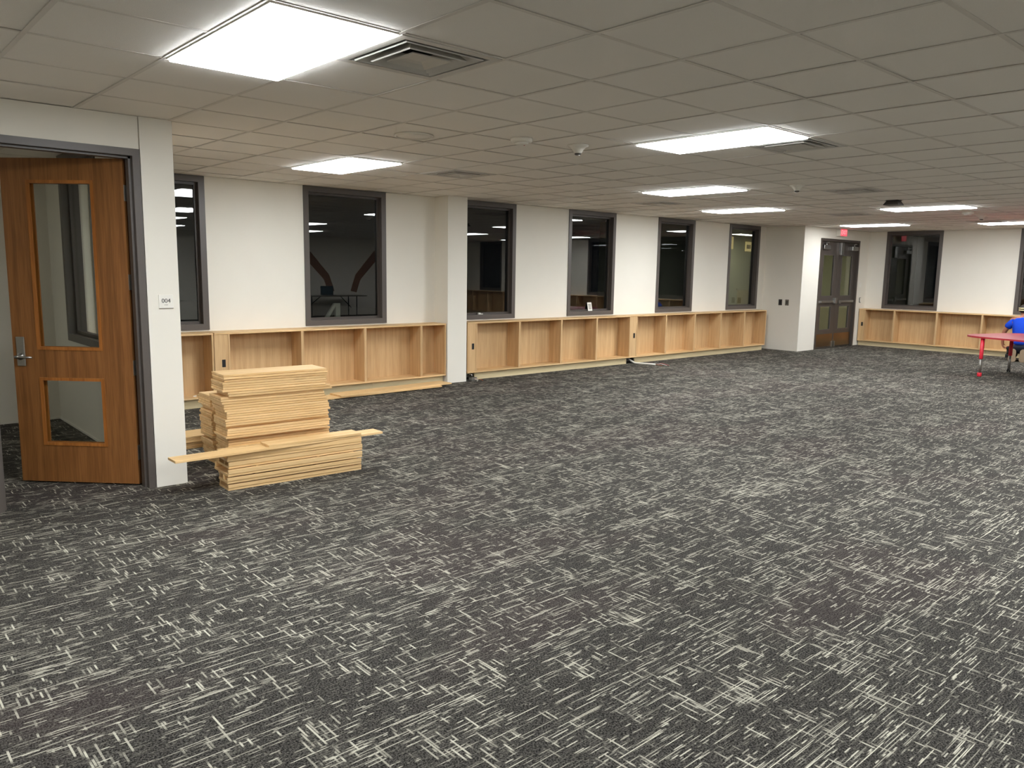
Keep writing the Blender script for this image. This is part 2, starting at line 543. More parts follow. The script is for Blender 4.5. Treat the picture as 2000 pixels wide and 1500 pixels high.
# ---- ceiling lights
lf = MB()
a, b = TX / 2 - 0.006, TY - 0.006
for s_ in (-1, 1):
    lf.box(min(s_ * a, s_ * (a - 0.012)), max(s_ * a, s_ * (a - 0.012)), -b, b, -0.006, 0.05)
    lf.box(-a + 0.012, a - 0.012, min(s_ * b, s_ * (b - 0.012)), max(s_ * b, s_ * (b - 0.012)), -0.006, 0.05)
lf = lf.mesh('light_frame', M_WHITE)
ld = box(-a + 0.012, a - 0.012, -b + 0.012, b - 0.012, -0.016, 0.004).mesh('diffuser', M_LAMP)
ldb = ld.copy(); ldb.materials.clear(); ldb.materials.append(M_LAMPB)
ldd = ld.copy(); ldd.materials.clear(); ldd.materials.append(M_LAMPD)
lb = box(-a + 0.012, a - 0.012, -b + 0.012, b - 0.012, 0.05, 0.06).mesh('housing', M_VENT)
def light(ix, iy, label, group):
    x, y = cell(ix, iy)
    t = thing('ceiling_light', label, 'light', (x + TX / 2, y + TY, HC), 0, group)
    link('light_frame', lf, t); link('diffuser', {-1: ldb, 10: ldb, 11: ldb, 15: ldb, 6: ldb, 8: ldb, 14: ldb, 23: ldd}.get(ix, ld), t); link('housing', lb, t)
for ix, iy, lab in LIGHTS:
    light(ix, iy, lab, 'light panels in the ceiling')
for ix, iy in LIGHTS_OUT:
    light(ix, iy, 'unseen ceiling light panel outside the frame, placed as fill light', 'unseen light panels outside the frame')

t = thing('office_fill_light', 'added unseen fill light panel inside the office, outside the frame', 'light', (-0.9, 7.9, HC))  # lamp added out of view to brighten the unlit office
link('light_frame', lf, t); link('housing', lb, t)
box(-a + 0.012, a - 0.012, -b + 0.012, b - 0.012, -0.007, 0.004).build('diffuser', M_LAMPO, t)

# ---- vents
q = TX / 2 - 0.012
vfr = MB().quad_ring([(q, -0.004), (q - 0.045, -0.004), (q - 0.045, 0.012), (q, 0.012)]).mesh('vent_frame', M_VENT)
def cone(r, wd, z0, z1):
    return MB().quad_ring([(r, z0), (r - 0.006, z0 - 0.004), (r - wd - 0.006, z1 - 0.004), (r - wd, z1)])
vl1 = cone(q - 0.065, 0.055, -0.004, 0.055).mesh('outer_louvre', M_VENT)
vl2 = cone(q - 0.125, 0.055, -0.010, 0.05).mesh('inner_louvre', M_VENT)
vpl = MB().quad_ring([(0.115, -0.014), (0.06, 0.004), (0.001, 0.004), (0.001, 0.012), (0.115, -0.008)]).mesh('centre_plate', M_VENT)
vcav = MB()
vcav.box(-q + .045, q - .045, -q + .045, q - .045, 0.135, 0.14)
for s_ in (-1, 1):
    e = q - 0.045
    vcav.box(min(s_ * e, s_ * (e + .004)), max(s_ * e, s_ * (e + .004)), -e, e, 0.012, 0.135)
    vcav.box(-e, e, min(s_ * e, s_ * (e + .004)), max(s_ * e, s_ * (e + .004)), 0.012, 0.135)
vcav = vcav.mesh('duct_box', M_DUCT)
vcavg = vcav.copy(); vcavg.materials.clear(); vcavg.materials.append(M_DUCTG)
for ix, iy, lab in VENTS:
    x, y = cell(ix, iy)
    t = thing('ceiling_vent', lab, 'vent', (x + TX / 2, y + TY / 2, HC), 0, 'louvred vents in the ceiling')
    for nm, me in (('vent_frame', vfr), ('outer_louvre', vl1), ('inner_louvre', vl2), ('centre_plate', vpl), ('duct_box', vcavg if ix == 0 else vcav)):
        link(nm, me, t)

# ---- small ceiling devices
t = thing('ceiling_speaker', 'flat round white ceiling speaker beyond the nearest vent', 'speaker', (3.69, 5.32, HC))
MB().lathe([(0.155, 0.004), (0.155, -0.006), (0.142, -0.013), (0.135, -0.009), (0.134, 0.004)], 40).build('speaker_rim', M_WHITE, t, smooth=True)
MB().lathe([(0.134, 0.002), (0.134, -0.006), (0.05, -0.009), (0.004, -0.010)], 40).build('speaker_grille', M_TILE, t, smooth=True)
def smoke(x, y, lab, g):
    t = thing('smoke_detector', lab, 'smoke detector', (x, y, HC), 0, g)
    MB().lathe([(0.088, 0.006), (0.09, -0.012), (0.082, -0.026), (0.06, -0.030)], 32).build('detector_body', M_WHITE, t, smooth=True)
    MB().lathe([(0.056, -0.029), (0.052, -0.042), (0.03, -0.046), (0.002, -0.046)], 28).build('sensor_cap', M_WHITE, t, smooth=True)
    MB().lathe([(0.006, -0.044), (0.006, -0.049)], 10, (0.03, 0, 0)).build('indicator', M_RED, t)
smoke(4.37, 4.80, 'round white smoke detector left of the cone sprinkler', 'smoke detectors')
smoke(14.2, 4.78, 'tiny far round smoke detector behind the right-hand light panels', 'smoke detectors')
def sprinkler(x, y, lab):
    t = thing('cone_sprinkler', lab, 'sprinkler', (x, y, HC), 0, 'cone sprinklers on the ceiling')
    MB().lathe([(0.088, 0.004), (0.088, -0.004), (0.07, -0.010), (0.045, -0.035), (0.034, -0.058), (0.03, -0.062)], 28).build('cone_shroud', M_WHITE, t, smooth=True)
    MB().lathe([(0.026, -0.060), (0.028, -0.072), (0.016, -0.076)], 20).build('sprinkler_head', M_DARK, t, smooth=True)
    MB().lathe([(0.02, -0.078), (0.02, -0.081)], 16).box(-0.003, 0.003, -0.003, 0.003, -0.079, -0.07).build('deflector', M_STEEL, t)
sprinkler(4.93, 4.71, 'nearest white cone sprinkler with dark tip, right of the smoke detector')
sprinkler(8.83, 4.85, 'small cone sprinkler between the middle lights and a vent')
sprinkler(15.0, 4.83, 'far dark-tipped cone sprinkler above the light at the right edge')
t = thing('ceiling_mount', 'dark wedge-shaped ceiling mount behind a light panel', 'ceiling mount', (11.40, 4.80, HC))
MB().quad_ring([(0.065, 0.002), (0.10, -0.055), (0.10, -0.065), (0.001, -0.065), (0.001, 0.002)]).build('mount_body', M_DARK, t)
MB().quad_ring([(0.08, 0.003), (0.08, -0.004), (0.001, -0.004), (0.001, 0.003)]).build('mount_plate', M_DARK, t)

# ------------------------------------------------------------------ windows
def window(n, width, loc, rz, label, z1=None, pane=None):
    """origin: left lower corner on the wall face, local +x along wall, +y into wall"""
    h = (z1 or HC) - SILL - 0.002
    r = struct('window_%d' % n, None, None, label, loc, rz)
    f, d = 0.072, 0.15
    mb = MB()
    mb.box(0, f, -0.014, d, 0, h).box(width - f, width, -0.014, d, 0, h)
    mb.box(f, width - f, -0.014, d, 0, f).box(f, width - f, -0.014, d, h - f, h)
    mb.build('window_frame', M_BRONZE, r)
    g = f + 0.03
    mb = MB()
    mb.box(f, g, 0.055, 0.10, f, h - f).box(width - g, width - f, 0.055, 0.10, f, h - f)
    mb.box(g, width - g, 0.055, 0.10, f, g).box(g, width - g, 0.055, 0.10, h - g, h - f)
    mb.build('glazing_stop', M_BRONZE2, r)
    box(g - 0.008, width - g + 0.008, 0.075, 0.081, g - 0.008, h - g + 0.008).build('glass_pane', pane or M_GLASS, r)
    return r
wl = ['tall dark-framed window half hidden behind the office wall end',
      'wide-looking nearest dark window between two bookcase bays, right of the stacked boards',
      'dark window directly right of the white column',
      'narrow dark window with a white card on its sill',
      'narrow dark window second from the far left corner',
      'last narrow dark window, beside the projecting wall block']
for i, (x0, x1) in enumerate(WIN):
    window(i + 1, x1 - x0, (x0, YW, SILL), 0, wl[i])
fl = ['dark window right of the double door', 'dark window at the right edge behind the kneeling person',
      'first end-wall window outside the frame', 'second end-wall window outside the frame', 'third end-wall window outside the frame']
for i, (y0, y1) in enumerate(FW):
    window(i + 7, y0 - y1, (XE, y0, SILL), -PI / 2, fl[i])
# office inner window, seen through the door glass (faces the office)
window(12, 1.30, (1.955, 8.92, SILL), -PI / 2, 'inner office window seen through the door glass', None, M_DGLASS)

# ------------------------------------------------------------------ office door
d1 = struct('door_1', None, None, 'open orange-brown wooden office door with two glass panels in a dark frame')
jl, jr, zt = DL + 0.05, DR - 0.05, 2.442
mb = MB()
for x0, x1 in ((DL, jl), (jr, DR)):
    mb.box(x0, x1, YD - 0.01, YD + 0.176, 0, zt + 0.05)
mb.box(jl, jr, YD - 0.01, YD + 0.176, zt, zt + 0.05)
mb.box(jl, jl + 0.016, YD + 0.04, YD + 0.112, 0, zt).box(jr - 0.016, jr, YD + 0.04, YD + 0.112, 0, zt).box(jl, jr, YD + 0.04, YD + 0.112, zt - 0.016, zt)
mb.build('door_frame', M_BRONZE, d1)
LW = 0.9225
leaf = None
def U(u):
    return LW - u          # measured from the latch edge in the photo; local x runs from the hinge
g1 = (U(0.695), U(0.195), 1.035, 2.272)
g2 = (U(0.692), U(0.197), 0.302, 0.818)
T = 0.045
mb = MB()
mb.box(0, g1[0], -T, 0, 0.012, 2.432).box(g1[1], LW, -T, 0, 0.012, 2.432)
mb.box(g1[0], g1[1], -T, 0, g1[3], 2.432).box(g1[0], g1[1], -T, 0, g2[3], g1[2]).box(g1[0], g1[1], -T, 0, 0.012, g2[2])
leaf = mb.build('door_leaf', M_DOORWOOD, d1, (1.778, 6.241, 0), math.atan2(0.7064, -0.7078))
for g in (g1, g2):
    mb = MB()
    bw = 0.020
    for y0, y1 in ((-0.008, 0.006), (-T - 0.006, -T + 0.008)):
        mb.box(g[0] - 0.004, g[0] + bw, y0, y1, g[2] - 0.004, g[3] + 0.004).box(g[1] - bw, g[1] + 0.004, y0, y1, g[2] - 0.004, g[3] + 0.004)
        mb.box(g[0] + bw, g[1] - bw, y0, y1, g[2] - 0.004, g[2] + bw).box(g[0] + bw, g[1] - bw, y0, y1, g[3] - bw, g[3] + 0.004)
    mb.build('glazing_bead', M_BEAD, leaf)
    box(g[0] + 0.002, g[1] - 0.002, -T / 2 - 0.003, -T / 2 + 0.003, g[2] + 0.002, g[3] - 0.002).build('glass_pane', M_DGLASS, leaf)
box(U(0.096), U(0.032), 0, 0.010, 0.905, 1.125).build('lock_plate', M_STEEL, leaf, bevel=0.002)
MB().lathe([(0.026, 0.009), (0.026, 0.016), (0.013, 0.02), (0.012, 0.052)], 20, (U(0.062), 0, 0.976), 'y') \
    .tube([(U(0.050), 0.052, 0.976), (U(0.085), 0.055, 0.977), (U(0.13), 0.052, 0.975), (U(0.172), 0.040, 0.974)], [0.012, 0.011, 0.009, 0.008], 12) \
    .build('lever_handle', M_STEEL, leaf, smooth=True)
box(U(0.090), U(0.038), -T - 0.010, -T, 0.905, 1.125).build('inner_lock_plate', M_STEEL, leaf, bevel=0.002)
for z in (2.190, 1.545, 0.905, 0.255):
    mb = MB().lathe([(0.008, z - 0.057), (0.008, z + 0.057)], 12, (1.812, 6.290, 0))
    mb.box(jr - 0.003, jr + 0.001, 6.228, 6.290, z - 0.057, z + 0.057)
    mb.build('hinge', M_STEEL, d1)
    box(-0.003, 0.0005, -0.043, -0.004, z - 0.057, z + 0.057).build('hinge_plate', M_STEEL, leaf)
# room number plate
t = thing('room_sign', 'small white room number plate reading 004 beside the wooden door', 'sign', (1.992, YD - 0.012, 1.405))
box(-0.052, 0.052, -0.008, 0, -0.052, 0.052).build('sign_plate', M_WHITE, t, bevel=0.001)
box(-0.052, 0.052, -0.010, -0.0075, -0.050, -0.046).build('sign_shadow_line', M_TAUPE, t)  # shadow under the plate, painted as a taupe strip along its lower edge
def text(s_, size, mat, parent, loc, rot, name='lettering', depth=0.0008):
    c = bpy.data.curves.new(name, 'FONT')
    c.body = s_
    c.size = size
    c.extrude = depth
    c.align_x = 'CENTER'
    c.align_y = 'CENTER'
    c.materials.append(mat)
    tmp = bpy.data.objects.new(name, c)
    COL.objects.link(tmp)
    dg = bpy.context.evaluated_depsgraph_get()
    me = bpy.data.meshes.new_from_object(tmp.evaluated_get(dg))
    bpy.data.objects.remove(tmp)
    o = link(name, me, parent, loc)
    o.rotation_euler = rot
    return o
text('004', 0.044, M_INK, t, (0.0, -0.0088, 0.006), (PI / 2, 0, 0))
mb = MB()
for i in range(3):
    mb.box(-0.012 + i * 0.009, -0.007 + i * 0.009, -0.0092, -0.0078, -0.025, -0.021)
mb.build('braille_dots', M_INK, t)

# ------------------------------------------------------------------ double door
d2 = struct('door_2', None, None, 'dark bronze double door with glass panels and steel panic bars', (16.892, YB, 0))
WD = 18.796 - 16.892
f = 0.055
mb = MB().box(0, f, -0.012, 0.14, 0, 2.488).box(WD - f, WD, -0.012, 0.14, 0, 2.488).box(f, WD - f, -0.012, 0.14, 2.488 - f, 2.488)
mb.build('door_frame', M_BRONZE2, d2)
LWd = (WD - 2 * f) / 2
def dleaf(x0, side):
    W = LWd - 0.004
    st = 0.175
    yb, yf = 0.085, 0.040
    zs = [(0.42, 0.975), (1.19, 2.14)]
    mb = MB().box(0, st, yf, yb, 0.012, 2.425).box(W - st, W, yf, yb, 0.012, 2.425)
    mb.box(st, W - st, yf, yb, 0.012, zs[0][0]).box(st, W - st, yf, yb, zs[0][1], zs[1][0]).box(st, W - st, yf, yb, zs[1][1], 2.425)
    o = mb.build('door_leaf', M_BRONZE2, d2, (x0 + 0.002, 0, 0))
    for z0, z1 in zs:
        m2 = MB()
        for a0, a1 in ((st, st + 0.018), (W - st - 0.018, W - st)):
            m2.box(a0, a1, yf - 0.006, yf + 0.02, z0, z1)
        m2.box(st + .018, W - st - .018, yf - 0.006, yf + 0.02, z0, z0 + 0.018).box(st + .018, W - st - .018, yf - 0.006, yf + 0.02, z1 - 0.018, z1)
        m2.build('glazing_bead', M_BRONZE, o)
        box(st, W - st, 0.060, 0.066, z0, z1).build('glass_pane', M_DGLASS, o)
    box(0.03, W - 0.03, yf - 0.003, yf, 0.04, 0.33).build('kick_plate', M_KPLATE, o)
    mb = MB().box(0.04, W - 0.04, yf - 0.035, yf, 1.045, 1.095).box(0.10, W - 0.22, yf - 0.062, yf - 0.035, 1.05, 1.09)
    mb.build('panic_bar', M_STEEL, o, bevel=0.003)
    hx = W - 0.14 if side < 0 else 0.03
    box(hx, hx + 0.11, yf - 0.075, yf, 1.025, 1.155 if side < 0 else 1.10).build('latch_case', M_STEEL, o, bevel=0.004)
    cx = 0.06 if side < 0 else W - 0.36
    box(cx, cx + 0.30, yf - 0.075, yf, 2.255, 2.345).build('closer_body', M_STEEL, o, bevel=0.006)
    MB().tube([(cx + 0.15, yf - 0.04, 2.345), (cx + 0.15, yf - 0.04, 2.375), (cx + 0.02, yf - 0.10, 2.395), (cx + 0.24, -0.012, 2.405)], 0.011, 8).build('closer_arm', M_STEEL, o)
    bx = W - 0.075 if side < 0 else 0.02
    box(bx, bx + 0.055, yf - 0.03, yf, 0.02, 0.15).build('floor_bolt', M_STEEL, o, bevel=0.003)
    return o
dleaf(f, -1)
rl = dleaf(f + LWd, 1)
box(0.0, 0.14, -0.02, 0.04, 2.14, 2.42).build('top_latch', M_STEEL, rl, bevel=0.004)

# exit sign
t = thing('exit_sign', 'small lit red exit sign on a white housing above the double door', 'sign', (17.73, YB, 2.655))
box(-0.155, 0.155, -0.10, 0, -0.10, 0.062).build('sign_housing', M_WHITE, t, bevel=0.004)
box(-0.145, 0.145, -0.108, -0.099, -0.092, 0.055).build('sign_face', M_EXIT, t)
text('EXIT', 0.135, M_EXITL, t, (0, -0.109, -0.018), (PI / 2, 0, 0))
# plates and switches
def plate(x, y, z, rz, label, mat, w_=0.07, h_=0.115, name='wall_switch', cat='switch', group=None, tog=M_WHITE):
    t = thing(name, label, cat, (x, y, z), rz, group)
    box(-w_ / 2, w_ / 2, -0.007, 0, -h_ / 2, h_ / 2).build('cover_plate', mat, t, bevel=0.0015)
    box(-w_ * .24, w_ * .24, -0.011, -0.006, -h_ * .29, h_ * .29).build('rocker', tog, t, bevel=0.0015)
plate(18.99, YB, 1.45, 0, 'white wall switch right of the double door, above the dark cut-out', M_WHITE, 0.09, 0.115)
t = thing('wall_box', 'open dark wall box below the white switch by the double door', 'electrical box', (19.02, YB, 1.09))
MB().box(-0.035, -0.026, -0.012, 0, -0.06, 0.06).box(-0.026, 0.03, -0.012, 0, 0.05, 0.06).box(-0.026, 0.03, -0.012, 0, -0.06, -0.05).build('box_rim', M_BLACK, t)
box(-0.026, 0.03, -0.004, 0, -0.05, 0.05).build('box_back', M_WHITE, t)
plate(16.15, 9.09, 1.062, -PI / 2, 'left dark brown outlet plate on the projecting wall block', M_DARK, 0.085, 0.13, 'outlet_plate', 'outlet', 'outlets on the wall block', M_BLACK)
plate(16.15, 8.93, 1.062, -PI / 2, 'right taupe outlet plate on the projecting wall block', M_TAUPE, 0.085, 0.13, 'outlet_plate', 'outlet', 'outlets on the wall block', M_DARK)

# ------------------------------------------------------------------ bookcases
SH = 0.888
def bookcase(L, divs, fill_l, label, loc, rz, kick_gap=0.0, end_r=True):
    """local x along the front, y=0 front plane, +y to the wall"""
    t = thing('bookcase', label, 'bookcase', loc, rz, 'low open oak bookcases along the walls')
    D, th, zk = 0.300, 0.022, 0.115
    box(0, L, 0, D, SH - th, SH).build('top_panel', M_OAKH, t, bevel=0.0015)
    box(0, L, 0, D, zk, zk + th).build('bottom_panel', M_OAKH, t, bevel=0.0015)
    if fill_l:
        box(0, fill_l, 0.006, 0.024, zk + th, SH - th).build('filler_panel', M_OAKV, t)
        box(fill_l * 0.52, fill_l * 0.52 + 0.042, 0.002, 0.010, 0.475, 0.565).build('outlet_opening', M_BLACK, t)
    xs_ = [fill_l] + list(divs) + [L]
    pw = 0.038
    box(fill_l, fill_l + 0.022, 0, D - 0.02, zk + th, SH - th).build('end_panel', M_OAKV, t, bevel=0.001)
    box(L - 0.022, L, 0, D - 0.02, zk + th, SH - th).build('end_panel', M_OAKV, t, bevel=0.001)
    me = box(-pw / 2, pw / 2, 0, D - 0.02, zk + th, SH - th).mesh('divider', M_OAKV, bevel=0.001)
    for x in divs:
        link('divider', me, t, (x, 0, 0))
    for i in range(len(xs_) - 1):
        x0 = xs_[i] + (pw / 2 if i else 0.022)
        x1 = xs_[i + 1] - (pw / 2 if i < len(xs_) - 2 else 0.022)
        box(x0, x1, D - 0.02, D, zk + th, SH - th).build('back_panel', M_OAKV, t)
    k0 = kick_gap
    half = k0 + (L - k0) * 0.62
    box(k0, half - 0.002, 0.065, 0.085, 0, zk).build('kick_board', M_KICK, t)
    box(half, L - 0.01, 0.065, 0.085, 0, zk).build('kick_board', M_KICK, t)
    return t
YS = 9.228
bookcase(1.425, [0.70], 0.0, 'low oak bookcase half hidden behind the office wall end', (2.11, YS, 0), 0)
bookcase(3.42, [4.675 - 3.545, 5.60 - 3.545, 6.525 - 3.545], 0.165, 'low oak bookcase behind the stacked boards, ending at the white column', (3.545, YS, 0), 0, 0.2)
bookcase(3.80, [8.435 - 7.372, 9.385 - 7.372, 10.265 - 7.372], 0.165, 'low oak bookcase starting right of the white column', (7.372, YS, 0), 0, 0.19)
bookcase(4.66, [12.235 - 11.175, 13.165 - 11.175, 14.075 - 11.175, 14.965 - 11.175], 0.175, 'low oak bookcase ending in the far corner before the wall block', (11.175, YS, 0), 0, 0.22)
XS = XE - 0.305
bookcase(4.55, [8.60 - 7.77, 8.60 - 6.83, 8.60 - 5.905, 8.60 - 4.97], 0.13, 'low oak bookcase on the end wall right of the double door', (XS, 8.60, 0), -PI / 2)
bookcase(4.60, [1.08, 1.96, 2.84, 3.72], 0.165, 'first oak bookcase further along the end wall, outside the frame', (XS, 4.04, 0), -PI / 2)
bookcase(4.60, [1.08, 1.96, 2.84, 3.72], 0.165, 'second oak bookcase further along the end wall, outside the frame', (XS, -0.57, 0), -PI / 2)

# loose hardware, cables
t = thing('hardware_bag', 'small clear bag of shelf pins lying in the half hidden bookcase', 'hardware bag', (3.36, YS + 0.05, 0.137))
for i in range(7):
    MB().lathe([(0.009, 0.0), (0.009, 0.012), (0.005, 0.016), (0.005, 0.03)], 8, (0, 0, 0), random.choice('xy')).build('shelf_pin', M_STEEL if i % 2 else M_WHITE, t,
        (random.uniform(-.05, .05), random.uniform(-.03, .04), 0.009), random.uniform(0, 3))
t = thing('power_cable', 'white cable lying on the carpet below the third bookcase joint', 'cable', (11.24, YS + 0.02, 0))
MB().tube([(0.05, 0.13, 0.10), (0.04, 0.03, 0.05), (0.05, -0.06, 0.018), (0.10, -0.17, 0.016), (0.16, -0.30, 0.016), (0.19, -0.42, 0.018)], 0.016, 10).build('cable_sheath', M_WHITE, t, smooth=True)
for i in range(4):
    MB().tube([(0.19, -0.42, 0.018), (0.20 + .03 * i, -0.48, 0.012 + .008 * i), (0.21 + .04 * i, -0.56 - .02 * i, 0.008)], 0.004, 6).build('bare_wire', (M_COPPER, M_DARK, M_WHITE, M_RED)[i], t)
t = thing('junction_box', 'small steel junction box with loose wires beside the white column foot', 'junction box', (7.46, YS - 0.035, 0))
MB().box(-0.05, 0.05, -0.03, 0.05, 0.0, 0.055).build('box_shell', M_STEEL, t, bevel=0.003)
MB().tube([(-0.03, 0, 0.055), (-0.05, -0.02, 0.10), (-0.06, 0.03, 0.10)], 0.009, 8).build('metal_conduit', M_STEEL, t, smooth=True)
for i in range(3):
    MB().tube([(0.0, -0.03, 0.03), (0.03 + .03 * i, -0.08, 0.02), (-0.02 + .06 * i, -0.11, 0.008)], 0.004, 6).build('loose_wire', (M_WHITE, M_BLACK, M_COPPER)[i], t)
# card on the sill of window 4, bits in window 3
t = thing('sill_card', 'small white card leaning on the sill of the fourth window', 'card', (10.44, YW + 0.03, SILL + 0.073))
o = box(-0.055, 0.055, -0.002, 0.002, 0, 0.15).build('card_sheet', M_WHITE, t)
o.rotation_euler = (-0.22, 0, 0)
mb = MB()
for i in range(4):
    mb.box(-0.035, 0.035, -0.0035, -0.0015, 0.03 + i * 0.026, 0.045 + i * 0.026)
o = mb.build('printed_lines', M_TAUPE, t)
o.rotation_euler = (-0.22, 0, 0)
t = thing('sill_fitting', 'small white fitting on the sill of the window beside the column', 'fitting', (7.86, YW + 0.025, SILL + 0.073))
MB().lathe([(0.03, 0), (0.03, 0.018), (0.02, 0.028), (0.004, 0.03)], 16).build('fitting_body', M_WHITE, t, smooth=True)
box(0.03, 0.075, -0.008, 0.008, 0, 0.012).build('fitting_tab', M_WHITE, t)

# ------------------------------------------------------------------ stacked boards
def stack_frame(ox, oy, yaw):
    c, s_ = math.cos(yaw), math.sin(yaw)
    return lambda u, v: (ox + u * c - v * s_, oy + u * s_ + v * c)
def board_stack(fr, yaw, L, D, n, top, group, where, seed, amp=0.021):
    rnd = random.Random(seed)
    gap = 0.0018
    pitch = top / n
    me = [box(0, L + dl, 0, D, 0, pitch - gap).mesh('shelf_board', M_BOARD, bevel=0.0024) for dl in (-0.006, 0.0, 0.006)]
    du = dv = 0.0
    left = 0
    for k in range(n):
        if left == 0:
            left = rnd.randint(1, 4)
            du, dv = rnd.uniform(-amp * 1.5, amp * 1.5), rnd.uniform(-amp, amp)
        left -= 1
        x, y = fr(du + rnd.uniform(-.004, .004), dv + rnd.uniform(-.006, .006))
        m = n - k
        pos = 'topmost' if m == 1 else ('lowest' if k == 0 else ordinal(m) + ' from the top')
        o = link('shelf_board', rnd.choice(me), None, (x, y, k * pitch + 0.0003), yaw + rnd.uniform(-.008, .008))
        tag(o, 'oak shelf board, %s in the %s' % (pos, where), 'board', group)
yaw = -0.060
board_stack(stack_frame(2.365, 5.985, yaw), yaw, 0.865, 0.285, 43, 0.835, 'shelf boards in the tall stack', 'tall middle stack', 3)
board_stack(stack_frame(2.455, 6.49, -0.02), -0.02, 0.865, 0.285, 31, 0.600, 'shelf boards in the rear stack', 'rear stack behind the tall one', 11)
board_stack(stack_frame(2.15, 7.22, 0.02), 0.02, 1.10, 0.30, 6, 0.118, 'boards lying behind the office wall end', 'short pile behind the white wall end', 5, 0.006)

# front stack: toe-kick bases, open at the ends
kyaw = -0.050
kf = stack_frame(2.240, 5.655, kyaw)
KL, U_H = 1.115, 0.0565
dep = [0.205, 0.20, 0.315, 0.24, 0.245]
shift = [(0.0, 0.012), (0.012, 0.0), (-0.004, -0.010), (0.006, 0.004), (-0.004, 0.0)]
names_ = ['lowest', 'second from the floor', 'third from the floor', 'fourth from the floor', 'uppermost']
for k in range(5):
    x, y = kf(shift[k][0] - (0.02 if k == 1 else 0), shift[k][1])
    t = thing('toe_kick_base', 'long open-ended oak toe-kick base, %s in the low front stack' % names_[k], 'cabinet base', (x, y, k * U_H + 0.0003), kyaw + random.uniform(-.006, .006), 'toe-kick bases in the low front stack')
    D = dep[k]
    box(0, KL, 0.005, D, 0, 0.0178).build('base_board', M_BOARD, t, bevel=0.001)
    box(0, KL, 0, 0.019, 0.0190, U_H - (0.009, 0.010, 0.004, 0.005, 0.003)[k]).build('front_rail', M_BOARD, t, bevel=0.002)
    box(0.004, KL, D - 0.019, D, 0.0190, U_H - 0.0012).build('rear_rail', M_BOARD, t, bevel=0.001)
    if k in (1, 3):
        box(0.0, KL, 0.085, 0.104, 0.0190, U_H - 0.0012).build('middle_rail', M_BOARD, t, bevel=0.001)
    for u in (0.22, 0.72):
        box(u, u + 0.019, 0.0195, (0.0845 if k in (1, 3) else D - 0.0195), 0.0190, U_H - 0.0012).build('cross_block', M_BOARD, t)
z = 5 * U_H + 0.0006
o = box(0, 1.715, 0, 0.155, 0, 0.018).build('plank', M_BOARD, None, (1.845, 5.612, z), -0.004, bevel=0.0012)
tag(o, 'long narrow oak plank lying across the low front stack, overhanging both ends', 'plank', 'loose planks')
o = box(0, 0.80, 0, 0.165, 0, 0.018).build('plank', M_BOARD, None, (2.545, 5.612, z + 0.0186), -0.022, bevel=0.0012)
tag(o, 'shorter oak plank lying on top of the long narrow plank', 'plank', 'loose planks')
# planks on the floor along the second bookcase
o = box(0, 2.05, 0, 0.26, 0, 0.019).build('plank', M_BOARD, None, (4.60, 8.86, 0.012), 0.02, bevel=0.0012)
tag(o, 'lower long plank lying on the carpet before the second bookcase', 'plank', 'loose planks')
o = box(0, 1.86, 0, 0.27, 0, 0.019).build('plank', M_BOARD, None, (5.00, 8.845, 0.0315), 0.055, bevel=0.0012)
tag(o, 'upper long plank on the carpet reaching to the white column foot', 'plank', 'loose planks')
for x, y, lb_ in ((4.9, 8.93, 'thin spacer strip under the left part of the floor planks'), (6.3, 8.96, 'thin spacer strip under the right part of the floor planks')):
    o = box(-0.02, 0.02, -0.04, 0.16, 0, 0.0115).build('spacer_strip', M_KICK, None, (x, y, 0.0002), 0.02)
    tag(o, lb_, 'spacer', 'spacers under the floor planks')

# ------------------------------------------------------------------ red table
t = thing('activity_table', 'red wavy-edged activity table on red and grey legs', 'table', (15.52, 3.98, 0))
out = []
for i in range(96):
    a = 2 * PI * i / 96
    r = 0.93 + 0.085 * math.cos(4 * (a - 2.05))
    out.append((r * math.cos(a), r * math.sin(a)))
MB().prism(out, 0.655, 0.682).build('tabletop', M_RED, t)
for i, (x, y, caster) in enumerate(((14.87, 4.58, 0), (15.99, 4.46, 1), (15.02, 3.36, 1), (16.12, 3.42, 0))):
    lx, ly = x - 15.52, y - 3.98
    lg = MB().lathe([(0.026, 0.30), (0.030, 0.31), (0.030, 0.655)], 16, (lx, ly, 0)).build('leg', M_REDP, t, smooth=True)
    MB().lathe([(0.021, 0.06), (0.021, 0.305)], 14, (lx, ly, 0)).build('leg_tube', M_GREYT, lg, smooth=True)
    if caster:
        c = MB()
        for s_ in (-1, 1):
            c.lathe([(0.01, 0.004), (0.030, 0.008), (0.034, 0.016), (0.030, 0.024), (0.01, 0.028)] if s_ > 0 else [(0.01, -0.028), (0.030, -0.024), (0.034, -0.016), (0.030, -0.008), (0.01, -0.004)], 16, (lx, ly, 0.034), 'y')
        c.box(lx - 0.018, lx + 0.018, ly - 0.006, ly + 0.006, 0.03, 0.075)
        c.build('caster', M_BLACK, lg, smooth=True)
    else:
        MB().lathe([(0.030, 0.0), (0.036, 0.008), (0.036, 0.055), (0.028, 0.066)], 16, (lx, ly, 0)).build('leg_foot', M_REDP, lg, smooth=True)

